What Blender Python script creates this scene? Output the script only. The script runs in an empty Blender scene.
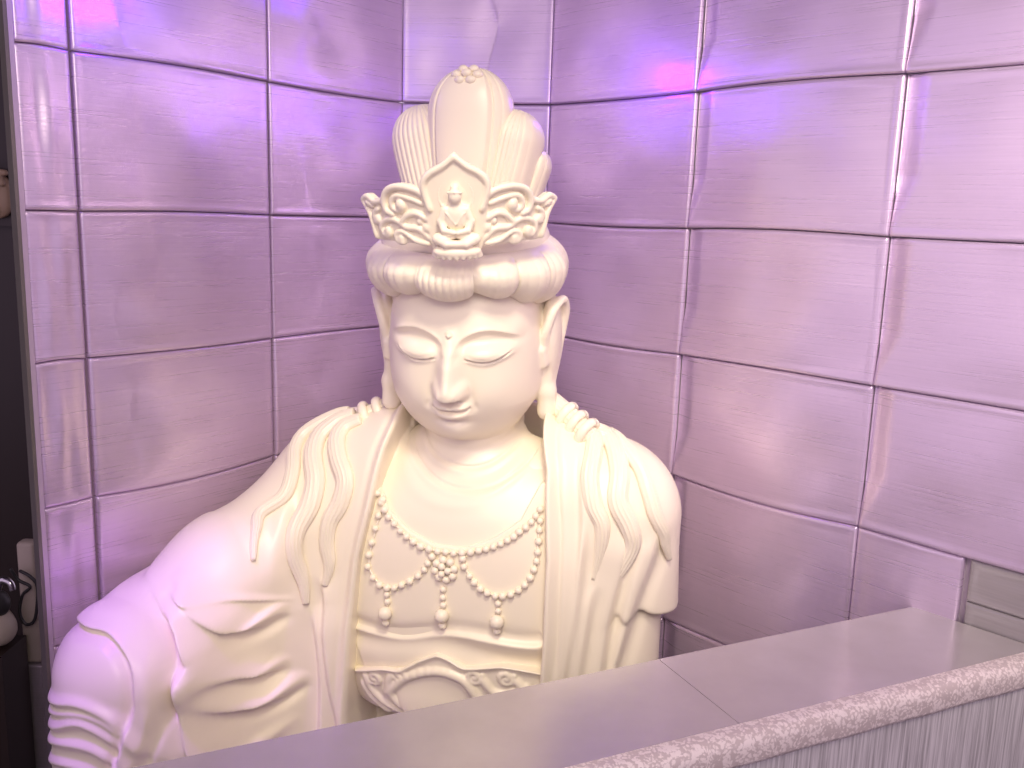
import bpy, bmesh, math, random
import numpy as np
from mathutils import Vector, Matrix, Euler
random.seed(4); RNG = np.random.default_rng(4)
PI = math.pi
R = math.radians
scene = bpy.context.scene
COL = scene.collection

# ------------------------------------------------------------------ camera
cam_d = bpy.data.cameras.new('camera'); cam = bpy.data.objects.new('camera', cam_d); COL.objects.link(cam)
cam_d.sensor_width = 36.0; cam_d.lens = 36.0*920/1024; cam_d.clip_start = .02
cam.matrix_world = Matrix.Translation((0, 0, 1.65)) @ Matrix.Rotation(R(90-10.6), 4, 'X') @ Matrix.Rotation(R(1.8), 4, 'Z')
scene.camera = cam
# ------------------------------------------------------------------ world, exposure
scene.view_settings.view_transform = 'Standard'; scene.view_settings.look = 'None'
scene.view_settings.exposure = 0.12; scene.view_settings.gamma = 1.0; scene.view_settings.use_curve_mapping = False
w = bpy.data.worlds.new('world'); scene.world = w; w.use_nodes = True
nt = w.node_tree; nt.nodes.clear()
wo = nt.nodes.new('ShaderNodeOutputWorld'); bg = nt.nodes.new('ShaderNodeBackground')
bg.inputs[0].default_value = (.76, .57, .80, 1); bg.inputs[1].default_value = .86
nt.links.new(bg.outputs[0], wo.inputs[0])
# ------------------------------------------------------------------ lamps of the shrine, with added fill and glint lights
def lamp(kind, name, loc, target, energy, color, size=.1, spot=60, blend=.6):
    d = bpy.data.lights.new(name, kind); d.energy = energy; d.color = color
    if kind == 'AREA': d.shape = 'DISK'; d.size = size
    else: d.shadow_soft_size = size
    if kind == 'SPOT': d.spot_size = R(spot); d.spot_blend = blend
    o = bpy.data.objects.new(name, d); COL.objects.link(o); o.location = loc
    o.rotation_euler = (Vector(target)-Vector(loc)).to_track_quat('-Z', 'Y').to_euler()
    return o
lamp('SPOT', 'warm_spotlight', (.10, .45, 2.9), (-.08, 1.90, 1.20), 118, (1, .87, .66), .22, 38, .8)
lamp('SPOT', 'warm_spotlight', (-.45, .0, 2.15), (-.22, 1.80, 1.02), 36, (1, .87, .68), .25, 40, .9)
lamp('AREA', 'warm_front_fill', (.25, -.35, 2.35), (-.05, 1.9, 1.05), 13, (1, .88, .74), .8)  # soft fill added from the front to light the statue evenly, not a ceiling fixture
lamp('SPOT', 'violet_spotlight', (-.98, 1.08, 2.7), (-.70, 1.60, .78), 115, (.34, .04, 1), .05, 26, .9)
lamp('POINT', 'violet_led', (-.70, 1.88, 2.06), (0, 0, 0), 1.5, (.14, .0, 1), .03)
lamp('POINT', 'violet_led', (-.42, 2.30, 2.16), (0, 0, 0), .12, (.12, .0, 1), .03)
lamp('POINT', 'violet_led', (.24, 2.22, 1.98), (0, 0, 0), 1.1, (.20, .0, 1), .03)
lamp('POINT', 'panel_glint_light', (.45, 1.45, 2.95), (0, 0, 0), 4.5, (1, .90, .84), .02)  # added to raise glints on the bowed panels, no known fixture
lamp('POINT', 'panel_glint_light', (-.30, 1.50, 2.95), (0, 0, 0), 1.6, (1, .90, .92), .02)  # second light added for panel glints
lamp('SPOT', 'right_wall_fill', (.75, .2, 2.4), (.85, 1.7, 1.55), 165, (1, .84, .78), .3, 44, .9)  # fill added to lift the right wall, no known fixture

# ------------------------------------------------------------------ tagging
def tag(o, label=None, cat=None, group=None, kind=None):
    if label: o['label'] = label
    if cat: o['category'] = cat
    if group: o['group'] = group
    if kind: o['kind'] = kind
    return o
def empty(name, loc=(0, 0, 0), rz=0, parent=None):
    o = bpy.data.objects.new(name, None); COL.objects.link(o); o.location = loc; o.rotation_euler = (0, 0, rz)
    o.parent = parent; o.empty_display_size = .05
    return o
def mesh_obj(name, verts, faces, mat, parent=None, smooth=True, normals=None):
    me = bpy.data.meshes.new(name)
    verts = np.asarray(verts, dtype=np.float32)
    if isinstance(faces, np.ndarray) and faces.ndim == 2:
        n, k = faces.shape
        me.vertices.add(len(verts)); me.vertices.foreach_set('co', verts.ravel())
        me.loops.add(n*k); me.loops.foreach_set('vertex_index', faces.astype(np.int32).ravel())
        me.polygons.add(n); me.polygons.foreach_set('loop_start', np.arange(0, n*k, k, dtype=np.int32))
        me.update(calc_edges=True); me.validate()
    else:
        me.from_pydata([tuple(map(float, v)) for v in verts], [], [tuple(f) for f in faces]); me.update()
    me.polygons.foreach_set('use_smooth', np.full(len(me.polygons), smooth))
    if normals is not None and len(normals) == len(me.vertices):
        me.normals_split_custom_set_from_vertices(normals.astype(float).tolist())
    if mat: me.materials.append(mat)
    o = bpy.data.objects.new(name, me); COL.objects.link(o); o.parent = parent
    return o

# ------------------------------------------------------------------ materials
def new_mat(name):
    m = bpy.data.materials.new(name); m.use_nodes = True; t = m.node_tree
    return m, t, t.nodes['Principled BSDF']
def N(t, kind, **kw):
    n = t.nodes.new(kind)
    for k, v in kw.items():
        if k in n.inputs.keys() if isinstance(k, str) else False: n.inputs[k].default_value = v
        else: setattr(n, k, v)
    return n
def statue_mat():
    m, t, b = new_mat('glazed_white_resin')
    b.inputs['Base Color'].default_value = (.90, .83, .67, 1)
    b.inputs['Roughness'].default_value = .34; b.inputs['Specular IOR Level'].default_value = .5
    nz = N(t, 'ShaderNodeTexNoise'); nz.inputs['Scale'].default_value = 9; nz.inputs['Detail'].default_value = 4
    tc = N(t, 'ShaderNodeTexCoord'); t.links.new(tc.outputs['Object'], nz.inputs['Vector'])
    mr = N(t, 'ShaderNodeMapRange'); mr.inputs[3].default_value = .28; mr.inputs[4].default_value = .42
    t.links.new(nz.outputs[0], mr.inputs[0]); t.links.new(mr.outputs[0], b.inputs['Roughness'])
    return m
def brushed_mat(name, color, rough, metal=.85, streak=(3, 3, 260), bump=.15, aniso=.7, var=.10):
    m, t, b = new_mat(name)
    b.inputs['Metallic'].default_value = metal; b.inputs['Anisotropic'].default_value = aniso
    tc = N(t, 'ShaderNodeTexCoord'); mp = N(t, 'ShaderNodeMapping'); mp.inputs['Scale'].default_value = streak
    t.links.new(tc.outputs['Object'], mp.inputs['Vector'])
    nz = N(t, 'ShaderNodeTexNoise'); nz.inputs['Scale'].default_value = 1; nz.inputs['Detail'].default_value = 6; nz.inputs['Roughness'].default_value = .7
    t.links.new(mp.outputs[0], nz.inputs['Vector'])
    mx = N(t, 'ShaderNodeMixRGB'); mx.inputs[1].default_value = (*[c*(1-var) for c in color], 1); mx.inputs[2].default_value = (*[min(1, c*(1+var)) for c in color], 1)
    cr = N(t, 'ShaderNodeMapRange'); cr.inputs[1].default_value = .3; cr.inputs[2].default_value = .7
    t.links.new(nz.outputs[0], cr.inputs[0]); t.links.new(cr.outputs[0], mx.inputs[0]); t.links.new(mx.outputs[0], b.inputs['Base Color'])
    mr = N(t, 'ShaderNodeMapRange'); mr.inputs[3].default_value = rough-.06; mr.inputs[4].default_value = rough+.08
    t.links.new(nz.outputs[0], mr.inputs[0]); t.links.new(mr.outputs[0], b.inputs['Roughness'])
    bp = N(t, 'ShaderNodeBump'); bp.inputs['Strength'].default_value = bump; bp.inputs['Distance'].default_value = .002
    n2 = N(t, 'ShaderNodeTexNoise'); n2.inputs['Scale'].default_value = 6; n2.inputs['Detail'].default_value = 2
    t.links.new(tc.outputs['Object'], n2.inputs['Vector'])
    b2 = N(t, 'ShaderNodeBump'); b2.inputs['Strength'].default_value = .25; b2.inputs['Distance'].default_value = .01
    t.links.new(n2.outputs[0], b2.inputs['Height']); t.links.new(b2.outputs[0], bp.inputs['Normal'])
    t.links.new(nz.outputs[0], bp.inputs['Height']); t.links.new(bp.outputs[0], b.inputs['Normal'])
    if metal > .55:
        b.inputs['Coat Weight'].default_value = .35; b.inputs['Coat Roughness'].default_value = .09; b.inputs['Coat IOR'].default_value = 1.9
        m3 = N(t, 'ShaderNodeMapping'); m3.inputs['Scale'].default_value = (160, 160, 420); t.links.new(tc.outputs['Object'], m3.inputs[0])
        n4 = N(t, 'ShaderNodeTexNoise'); n4.inputs['Scale'].default_value = 1; n4.inputs['Detail'].default_value = 2; t.links.new(m3.outputs[0], n4.inputs['Vector'])
        b4 = N(t, 'ShaderNodeBump'); b4.inputs['Strength'].default_value = .8; b4.inputs['Distance'].default_value = .001
        t.links.new(n4.outputs[0], b4.inputs['Height']); t.links.new(b2.outputs[0], b4.inputs['Normal']); t.links.new(b4.outputs[0], b.inputs['Coat Normal'])
    tg = N(t, 'ShaderNodeTangent'); tg.direction_type = 'RADIAL'; tg.axis = 'Z'; t.links.new(tg.outputs[0], b.inputs['Tangent'])
    return m
def plain_mat(name, color, rough=.5, metal=0.):
    m, t, b = new_mat(name)
    b.inputs['Metallic'].default_value = metal
    nz = N(t, 'ShaderNodeTexNoise'); nz.inputs['Scale'].default_value = 14; nz.inputs['Detail'].default_value = 5
    tc = N(t, 'ShaderNodeTexCoord'); t.links.new(tc.outputs['Object'], nz.inputs['Vector'])
    mx = N(t, 'ShaderNodeMixRGB'); mx.inputs[1].default_value = (*[c*.9 for c in color], 1); mx.inputs[2].default_value = (*[min(1, c*1.1) for c in color], 1)
    t.links.new(nz.outputs[0], mx.inputs[0]); t.links.new(mx.outputs[0], b.inputs['Base Color'])
    b.inputs['Roughness'].default_value = rough
    return m
M_ST = statue_mat()

# --- SDF
f32 = np.float32
def smin(a, b, k):
    h = np.maximum(k-np.abs(a-b), 0)/k
    return np.minimum(a, b)-h*h*(k/4)
def smax(a, b, k): return -smin(-a, -b, k)
def sstep(a, b, x):
    t = np.clip((x-a)/(b-a), 0, 1); return t*t*(3-2*t)
def cone(X, Y, Z, a, b, ra, rb):
    a = np.array(a, f32); b = np.array(b, f32); d = b-a; L = float(d@d)+1e-12
    px, py, pz = X-a[0], Y-a[1], Z-a[2]
    t = np.clip((px*d[0]+py*d[1]+pz*d[2])/L, 0, 1)
    return np.sqrt((px-t*d[0])**2+(py-t*d[1])**2+(pz-t*d[2])**2)-(ra+(rb-ra)*t)
def ell(X, Y, Z, c, r, p=2.0):
    q = (np.abs((X-c[0])/r[0])**p+np.abs((Y-c[1])/r[1])**p+np.abs((Z-c[2])/r[2])**p)**(1/p)
    return (q-1)*min(r)
class Vol:
    def __init__(s, lo, hi, h):
        s.lo = np.array(lo, f32); s.h = h
        s.n = np.ceil((np.array(hi)-s.lo)/h).astype(int)+1
        ax = [s.lo[i]+h*np.arange(s.n[i], dtype=f32) for i in range(3)]
        s.X, s.Y, s.Z = ax[0][:, None, None], ax[1][None, :, None], ax[2][None, None, :]
        s.F = np.full(s.n, 1.0, f32)
    def sub(s, lo, hi):
        a = np.clip(np.floor((np.array(lo)-s.lo)/s.h).astype(int), 0, s.n); b = np.clip(np.ceil((np.array(hi)-s.lo)/s.h).astype(int)+1, 0, s.n)
        return tuple(slice(a[i], b[i]) for i in range(3))
    def put(s, fn, lo=None, hi=None, k=.01, mode='u'):
        if lo is None: sl = (slice(None),)*3
        else: sl = s.sub(lo, hi)
        if any(q.stop is not None and q.stop <= q.start for q in sl): return
        f = fn(s.X[sl[0]], s.Y[:, sl[1]], s.Z[:, :, sl[2]]).astype(f32)
        A = s.F[sl]
        if mode == 'u': s.F[sl] = smin(A, f, k)
        elif mode == 'i': s.F[sl] = smax(A, f, k)
        else: s.F[sl] = smax(A, -f, k)
    def tube(s, pts, rad, k=.004, mode='u'):
        if np.isscalar(rad): rad = [rad]*len(pts)
        for i in range(len(pts)-1):
            a, b = np.array(pts[i]), np.array(pts[i+1]); m = max(rad[i], rad[i+1])+k+.01
            s.put(lambda X, Y, Z: cone(X, Y, Z, a, b, rad[i], rad[i+1]), np.minimum(a, b)-m, np.maximum(a, b)+m, k, mode)
    def ball(s, c, r, k=.004, mode='u'):
        r3 = np.array([r]*3 if np.isscalar(r) else r); c = np.array(c); m = r3*1.3+k+.004
        s.put(lambda X, Y, Z: ell(X, Y, Z, c, r3), c-m, c+m, k, mode)
    def sample(s, P):
        q = (P-s.lo)/s.h; i = np.clip(np.floor(q).astype(int), 0, s.n-2); t = (q-i).astype(f32)
        F = s.F; x, y, z = i.T; a, b, c = t.T
        def L(dx, dy): return F[x+dx, y+dy, z]*(1-c)+F[x+dx, y+dy, z+1]*c
        return (L(0, 0)*(1-b)+L(0, 1)*b)*(1-a)+(L(1, 0)*(1-b)+L(1, 1)*b)*a
    def mesh(s):
        F = s.F; F[0] = F[-1] = 1; F[:, 0] = F[:, -1] = 1; F[:, :, 0] = F[:, :, -1] = 1
        S = F < 0
        n = s.n-1
        cnt = np.zeros(n, np.int8)
        for dx in (0, 1):
            for dy in (0, 1):
                for dz in (0, 1): cnt += S[dx:dx+n[0], dy:dy+n[1], dz:dz+n[2]]
        act = (cnt > 0) & (cnt < 8)
        ci = np.argwhere(act); idx = np.full(n, -1, np.int32); idx[act] = np.arange(len(ci))
        acc = np.zeros((len(ci), 3), f32); num = np.zeros(len(ci), f32)
        E3 = np.eye(3, dtype=int)
        for a in range(3):
            u, v = [q for q in range(3) if q != a]
            for du in (0, 1):
                for dv in (0, 1):
                    o = du*E3[u]+dv*E3[v]; p0 = ci+o; p1 = p0+E3[a]
                    f0 = F[p0[:, 0], p0[:, 1], p0[:, 2]]; f1 = F[p1[:, 0], p1[:, 1], p1[:, 2]]
                    m = (f0 < 0) != (f1 < 0)
                    t = np.where(m, f0/np.where(m, f0-f1, 1), 0)
                    acc[m] += (p0[m]+t[m, None]*E3[a]); num[m] += 1
        V = acc/num[:, None]
        P = s.lo+V*s.h
        e = s.h*.75
        def grad(P):
            return np.stack([s.sample(P+E3[i]*e)-s.sample(P-E3[i]*e) for i in range(3)], 1)/(2*e)
        g = grad(P); gn = np.linalg.norm(g, axis=1, keepdims=True)+1e-6
        stp = np.clip(s.sample(P)[:, None]/gn, -s.h*.6, s.h*.6)
        P = P-stp*g/gn
        g = grad(P); nr = g/(np.linalg.norm(g, axis=1, keepdims=True)+1e-6)
        Q = []
        for a in range(3):
            u, v = [(1, 2), (2, 0), (0, 1)][a]
            sl0 = [slice(None)]*3; sl1 = [slice(None)]*3; sl0[a] = slice(0, -1); sl1[a] = slice(1, None)
            A = S[tuple(sl0)]; B = S[tuple(sl1)]
            e_ = np.argwhere(A != B)
            ok = (e_[:, u] > 0) & (e_[:, v] > 0) & (e_[:, u] < n[u]) & (e_[:, v] < n[v]); e_ = e_[ok]
            fl = A[e_[:, 0], e_[:, 1], e_[:, 2]]
            def I(off): q = e_+off; return idx[q[:, 0], q[:, 1], q[:, 2]]
            c = np.stack([I(-E3[u]-E3[v]), I(-E3[v]), I(0*E3[u]), I(-E3[u])], 1)
            c[~fl] = c[~fl][:, ::-1]
            Q.append(c)
        Q = np.concatenate(Q); Q = Q[(Q >= 0).all(1)]
        return P, Q, nr
def smooth_path(pts, n=8):
    P = np.array(pts, float); out = []
    for i in range(len(P)-1):
        p0, p1, p2, p3 = P[max(i-1, 0)], P[i], P[i+1], P[min(i+2, len(P)-1)]
        for j in range(n):
            t = j/n
            out.append(.5*((2*p1)+(-p0+p2)*t+(2*p0-5*p1+4*p2-p3)*t*t+(-p0+3*p1-3*p2+p3)*t**3))
    out.append(P[-1]); return np.array(out)
def line_dist(U, W, pts):
    """distance and signed side of a 2D polyline, and how far along it (0..1)"""
    best = np.full(np.broadcast(U, W).shape, 9., f32); sd = np.zeros_like(best); al = np.zeros_like(best); m = len(pts)-1
    for i in range(m):
        a, b = pts[i], pts[i+1]; dx, dz = b[0]-a[0], b[1]-a[1]; L = dx*dx+dz*dz+1e-12
        t = np.clip(((U-a[0])*dx+(W-a[1])*dz)/L, 0, 1); ex = U-a[0]-t*dx; ez = W-a[1]-t*dz
        d = np.sqrt(ex*ex+ez*ez); c = np.sign(dx*ez-dz*ex); u = d < best
        best = np.where(u, d, best); sd = np.where(u, c, sd); al = np.where(u, (i+t)/m, al)
    return best, sd, al
def endfade(al, e=.15): return sstep(0, e, al)*sstep(0, e, 1-al)

HC = (0, .0, 1.340); HP = R(13)      # head centre and forward pitch, in the statue's own frame
HY = R(5.5)                             # the head turned a little to its left
def head_frame(X, Y, Z):
    # u: statue's left, v: out of the face, w: up along the head; the head leans forward by HP
    x = X-HC[0]; y = Y-HC[1]; z = Z-HC[2]; c, s = math.cos(HY), math.sin(HY)
    x, y = x*c+y*s, -x*s+y*c
    c, s = math.cos(HP), math.sin(HP)
    return x, -y*c-z*s, -y*s+z*c
def head_world(u, v, w_):
    c, s = math.cos(HP), math.sin(HP)
    y = -(v*c+w_*s); z = -v*s+w_*c
    c, s = math.cos(HY), math.sin(HY); x = u*c-y*s; y = u*s+y*c
    return np.stack([x+HC[0], y+HC[1], z+HC[2]], -1)
def gauss(x, w_): return np.exp(-(x/w_)**2)
def face_relief(U, W):
    W = np.where(W > .045, (W-.045)*1.2-.0215, -.0215+(W-.045)*.75)
    au = np.abs(U); h = np.zeros(np.broadcast(U, W).shape, f32)
    # brow: crease from nose root, arched over the eye
    brow = smooth_path([(.014, .000), (.020, .026), (.042, .048), (.074, .057), (.108, .047), (.138, .024)], 5)
    d, s, al = line_dist(au, W, brow)
    fd = 1-sstep(.8, 1., al)
    h += .0030*gauss(d-.003, .006)*fd*sstep(0, .12, al)
    h += (np.tanh(s*d/.007)*np.where(s > 0, .005*np.exp(-d/.03), .005*np.exp(-d/.02)))*fd*sstep(-.02, .02, W+.0)
    # eye socket, lid bulge and the lowered gaze slit
    h += -.007*gauss(au-.072, .045)*gauss(W-.024, .016)
    h += .0125*np.exp(-(((au-.074)/.044)**2+((W-.005)/.021)**2)**1.5)
    slit = smooth_path([(.029, -.009), (.047, -.0155), (.070, -.0190), (.095, -.0135), (.124, .004)], 5)
    d, s, al = line_dist(au, W, slit)
    h += (-.0050*gauss(d, .0022)+.0028*gauss(d-.0045, .0035)*(s > 0)+.0016*gauss(d-.0045, .003)*(s < 0))*endfade(al, .12)
    # nose
    top = sstep(.055, -.062, W); base = 1-sstep(-.0655, -.080, W)*1.0
    base = 1-sstep(0, 1, (-.069-W)/.011)
    prof = (.008+.034*top**1.15)*sstep(.075, .03, W)
    wd = .0140+.0095*top
    h += prof*np.exp(-(au/wd)**2.4)*base
    h += .0180*np.exp(-(((au-.0245)/.0130)**2+((W+.0625)/.0135)**2)**1.3)
    h += .006*gauss(au, .013)*gauss(W+.057, .013)
    h += -.004*gauss(au-.012, .006)*gauss(W+.075, .004)
    # the muzzle, lips
    h += .011*np.exp(-((au/.052)**2+((W+.098)/.028)**2)**1.1)
    h += -.0028*gauss(au, .0045)*gauss(W+.083, .008)
    mouth = smooth_path([(-.004, -.0985), (.0, -.0990), (.007, -.0975), (.020, -.0985), (.033, -.0965), (.042, -.0915)], 5)
    up = smooth_path([(0, -.0885), (.008, -.0862), (.022, -.0900), (.043, -.0925)], 5)
    d, s, al = line_dist(au, W, mouth)
    inu = sstep(-.0975, -.0955, W)*sstep(-.084+(-.0)*au, -.0885-.08*au, W)*sstep(.046, .036, au)
    h += .0100*np.exp(-(((au-.012)/.025)**2+((W+.0915)/.0062)**2)**1.5)+.003*np.exp(-(((au-.0)/.008)**2+((W+.094)/.004)**2))
    h += .0125*np.exp(-((au/.030)**2+((W+.1065)/.0072)**2)**1.5)
    h += -.0065*gauss(d, .0022)*(1-sstep(.9, 1, al))
    h += -.0025*gauss(au-.049, .008)*gauss(W+.092, .007)
    h += -.0065*gauss(au, .03)*gauss(W+.1205, .0055)
    # chin, cheeks
    h += .017*np.exp(-((au/.036)**2+((W+.142)/.021)**2)**1.2)
    h += .007*gauss(au-.085, .045)*gauss(W+.075, .04)
    h += -.005*gauss(au-.040-(-.07-W)*.25, .010)*gauss(W+.072, .022)
    # urna
    h += .0075*np.sqrt(np.clip(1-((U/.0068)**2+((W-.052)/.0068)**2), 0, 1))
    return h
def head_field(X, Y, Z):
    u, v, w_ = head_frame(X, Y, Z)
    a = .170+.0*w_-np.clip(-w_-.06, 0, .2)*.16
    f = ((np.abs(u)/a)**2.35+(np.abs(v)/np.where(v > 0, .178, .185))**2.25+(np.abs(w_)/np.where(w_ > 0, .275, .190))**2.35)**(1/2.3)
    f = (f-1)*.16
    return f, u, v, w_
def body_field(X, Y, Z):
    f, u, v, w_ = head_field(X, Y, Z)
    neck = cone(X, Y, Z, (0, .055, 1.04), (0, .055, 1.27), .118, .102)
    zz = Z+(-Y)*.55                      # the throat folds dip towards the front
    neck = neck-.004*(gauss(zz-1.180, .012)*1.6+gauss(zz-1.14, .013)*1.6)
    chest = np.where(Y < .06, torso_base(X, Y, Z)+.028+.026*sstep(.98, 1.18, Z), torso_base(X, Y, Z)+.05+.035*sstep(1.03, 1.15, Z))
    chest = chest-.003*gauss(np.sqrt(X*X+((Z-1.13)/.8)**2)-.13, .02)
    f = smin(f, neck, .012)
    return smin(f, chest, .035)
def torso_base(X, Y, Z):
    t = ell(X, Y, Z, (0, .06, .80), (.375, .235, .42), 2.6)
    for sx, up in ((-1, 0), (1, .018)):
        t = smin(t, cone(X, Y, Z, (sx*.10, .06, 1.075), (sx*.33, .05, 1.015+up), .115, .125), .08)
    return t
def arm_drape(X, Y, Z, a, b, ra, rb, flare=.12):
    a = np.array(a); b = np.array(b); d = (b-a); L = float(d[:2]@d[:2])
    t = np.clip(((X-a[0])*d[0]+(Y-a[1])*d[1])/L, 0, 1)
    za = a[2]+t*d[2]; r = ra+(rb-ra)*t
    dz = Z-za; down = np.clip(-dz, 0, 9)
    r = r+down*flare
    dx = X-a[0]-t*d[0]; dy = Y-a[1]-t*d[1]
    return np.sqrt(dx*dx+dy*dy+np.maximum(dz, 0)**2)-r
SH_L = (-.335, .04, 1.01); EL_L = (-.50, -.20, .835); KN_L = (-.566, -.447, .708)
def robe_base(X, Y, Z):
    t = torso_base(X, Y, Z)
    # arm on the statue's left hangs straight down
    rt = smin(smax(cone(X, Y, Z, (.355, .05, .99), (.380, .05, .72), .125, .112), .800-Z-.25*(X-.44), .012), cone(X, Y, Z, (.355, .04, .78), (.34, -.0, .40), .098, .12), .010)
    t = smin(t, rt, .05)
    # the other arm reaches out and forward to the raised knee, its sleeve hanging to the seat
    f = smin(arm_drape(X, Y, Z, SH_L, EL_L, .130, .125, .05), arm_drape(X, Y, Z, EL_L, KN_L, .125, .145, .05), .05)
    return smin(t, f, .09)

# relief lines of the statue, (x, z) in its own frame
LAP_L = [(-0.1449, 1.2059), (-0.1453, 1.1762), (-0.1554, 1.1271), (-0.1719, 1.0007), (-0.1967, 0.8850), (-0.2121, 0.7404), (-0.2213, 0.6257), (-0.2320, 0.4948)]
LAP_R = [(0.1740, 1.2130), (0.2065, 1.1175), (0.2244, 0.9369), (0.2259, 0.7599), (0.2219, 0.6653)]
NECKLINE = [(-0.1679, 1.0421), (-0.1328, 0.9971), (-0.0803, 0.9621), (-0.0184, 0.9397), (0.0470, 0.9411), (0.1084, 0.9686), (0.1597, 1.0092), (0.1934, 1.0858)]
HEM_SEAM = [(-0.5236, 0.8807), (-0.4596, 0.8611), (-0.3983, 0.8352), (-0.3623, 0.8078), (-0.3252, 0.7829)]
U1 = [(-0.5174, 0.9040), (-0.4569, 0.8632), (-0.4096, 0.8108), (-0.3846, 0.7706), (-0.3620, 0.7737), (-0.3455, 0.7929)]
U2 = [(-0.4968, 0.8713), (-0.4525, 0.8296), (-0.4172, 0.7684), (-0.3941, 0.6987), (-0.3642, 0.6570), (-0.3393, 0.6687)]
U3 = [(-0.4215, 0.7547), (-0.4048, 0.6724), (-0.3778, 0.6052), (-0.3461, 0.5892), (-0.3121, 0.6144)]
LONG = [(-0.6153, 0.8583), (-0.5309, 0.8586), (-0.4702, 0.8166), (-0.4424, 0.7649), (-0.4329, 0.6973), (-0.4228, 0.6307), (-0.4011, 0.5355)]
CUFF = [(-0.6585, 0.7877), (-0.6743, 0.8140), (-0.6040, 0.8445), (-0.5418, 0.8424), (-0.4914, 0.8111), (-0.4648, 0.7694), (-0.4563, 0.7169), (-0.4612, 0.6717)]
S1 = [(-0.6356, 0.6960), (-0.5633, 0.7099), (-0.5071, 0.6861), (-0.4655, 0.6316)]
S2 = [(-0.6372, 0.6445), (-0.5639, 0.6718), (-0.5033, 0.6428), (-0.4779, 0.5941)]
V1 = [(-0.3082, 0.7699), (-0.2981, 0.6859), (-0.2913, 0.5845), (-0.2922, 0.4747)]
V2 = [(-0.2919, 0.8385), (-0.2813, 0.7795), (-0.2767, 0.6839), (-0.2684, 0.5811), (-0.2588, 0.4768)]
V3 = [(-0.3767, 1.0121), (-0.3581, 0.9274), (-0.3530, 0.7972)]
R1 = [(0.3037, 1.0272), (0.2981, 0.9008), (0.2915, 0.7971), (0.2797, 0.6738)]
R2 = [(0.3264, 0.8810), (0.3185, 0.7931), (0.3068, 0.6686)]
R3 = [(0.3842, 0.9198), (0.3645, 0.8113), (0.3534, 0.6925)]
R4 = [(0.4409, 0.9312), (0.4163, 0.8445), (0.3860, 0.7182)]
RB1 = [(0.2619, 1.1784), (0.2859, 1.0202), (0.2874, 0.8470), (0.2797, 0.6738)]
RB0 = [(0.2065, 1.1948), (0.2461, 1.0199), (0.2545, 0.8497), (0.2541, 0.6691)]
LOCK_A = [(-0.2912, 1.1757), (-0.3258, 1.1635), (-0.3831, 1.1263), (-0.3928, 1.0953), (-0.3753, 1.0572), (-0.3759, 1.0103), (-0.4130, 0.9767), (-0.4074, 0.9508), (-0.3924, 0.8962)]
LOCK_B = [(-0.2725, 1.1752), (-0.3090, 1.1594), (-0.3386, 1.1283), (-0.3369, 1.0928), (-0.3144, 1.0460), (-0.3161, 0.9954), (-0.3351, 0.9447), (-0.3350, 0.8904), (-0.3193, 0.8299), (-0.3137, 0.7753)]
LOCK_C = [(-0.2443, 1.1708), (-0.2800, 1.1530), (-0.2883, 1.1295), (-0.2709, 1.0945), (-0.2427, 1.0529), (-0.2482, 1.0055), (-0.2700, 0.9621), (-0.2746, 0.9146), (-0.2671, 0.8642), (-0.2774, 0.8148)]
LOCK_D = [(0.2891, 1.1716), (0.2957, 1.1449), (0.2967, 1.1031), (0.3116, 1.0518), (0.3313, 1.0143), (0.3298, 0.9616), (0.3160, 0.8903)]
LOCK_E = [(0.3405, 1.1474), (0.3559, 1.1108), (0.3596, 1.0620), (0.3838, 1.0162), (0.3941, 0.9723), (0.3761, 0.9197), (0.3532, 0.8771)]
LOCK_F = [(0.3796, 1.1359), (0.4168, 1.1062), (0.4236, 1.0665), (0.4457, 1.0166), (0.4539, 0.9729), (0.4638, 0.9294)]
BEADS_MAIN = [(-0.1654, 1.0301), (-0.1529, 1.0131), (-0.1419, 0.9993), (-0.1309, 0.9856), (-0.1163, 0.9737), (-0.1002, 0.9610), (-0.0851, 0.9507), (-0.0681, 0.9419), (-0.0506, 0.9339), (-0.0311, 0.9309), (-0.0117, 0.9285), (0.0065, 0.9292), (0.0246, 0.9290), (0.0432, 0.9321), (0.0619, 0.9361), (0.0792, 0.9411), (0.0947, 0.9457), (0.1098, 0.9514), (0.1248, 0.9588), (0.1380, 0.9675), (0.1504, 0.9759), (0.1609, 0.9863), (0.1728, 0.9958), (0.1834, 1.0069), (0.1911, 1.0190), (0.1986, 1.0333)]
BEADS_LEFT = [(-0.1684, 1.0180), (-0.1817, 0.9844), (-0.1858, 0.9556), (-0.1855, 0.9232), (-0.1851, 0.8944), (-0.1783, 0.8665), (-0.1641, 0.8444), (-0.1469, 0.8309), (-0.1281, 0.8282), (-0.1101, 0.8314), (-0.0925, 0.8412), (-0.0732, 0.8531), (-0.0539, 0.8684), (-0.0400, 0.8844), (-0.0321, 0.9001), (-0.0236, 0.9158)]
BEADS_RIGHT = [(0.0455, 0.9196), (0.0488, 0.9024), (0.0617, 0.8838), (0.0727, 0.8705), (0.0868, 0.8583), (0.1014, 0.8501), (0.1189, 0.8453), (0.1344, 0.8466), (0.1512, 0.8520), (0.1669, 0.8612), (0.1792, 0.8739), (0.1896, 0.8903), (0.1962, 0.9080), (0.2003, 0.9261), (0.2012, 0.9455), (0.2015, 0.9682), (0.2011, 0.9908), (0.2009, 1.0095)]
PEND_L = [(-0.1279, 0.8129), (-0.1263, 0.7966), (-0.1298, 0.7700), (-0.1306, 0.7464)]
PEND_M = [(0.0039, 0.8460), (0.0035, 0.8276), (0.0048, 0.8102), (0.0035, 0.7873), (0.0039, 0.7636)]
PEND_R = [(0.1256, 0.8294), (0.1262, 0.8130), (0.1245, 0.7895), (0.1251, 0.7670)]
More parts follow.
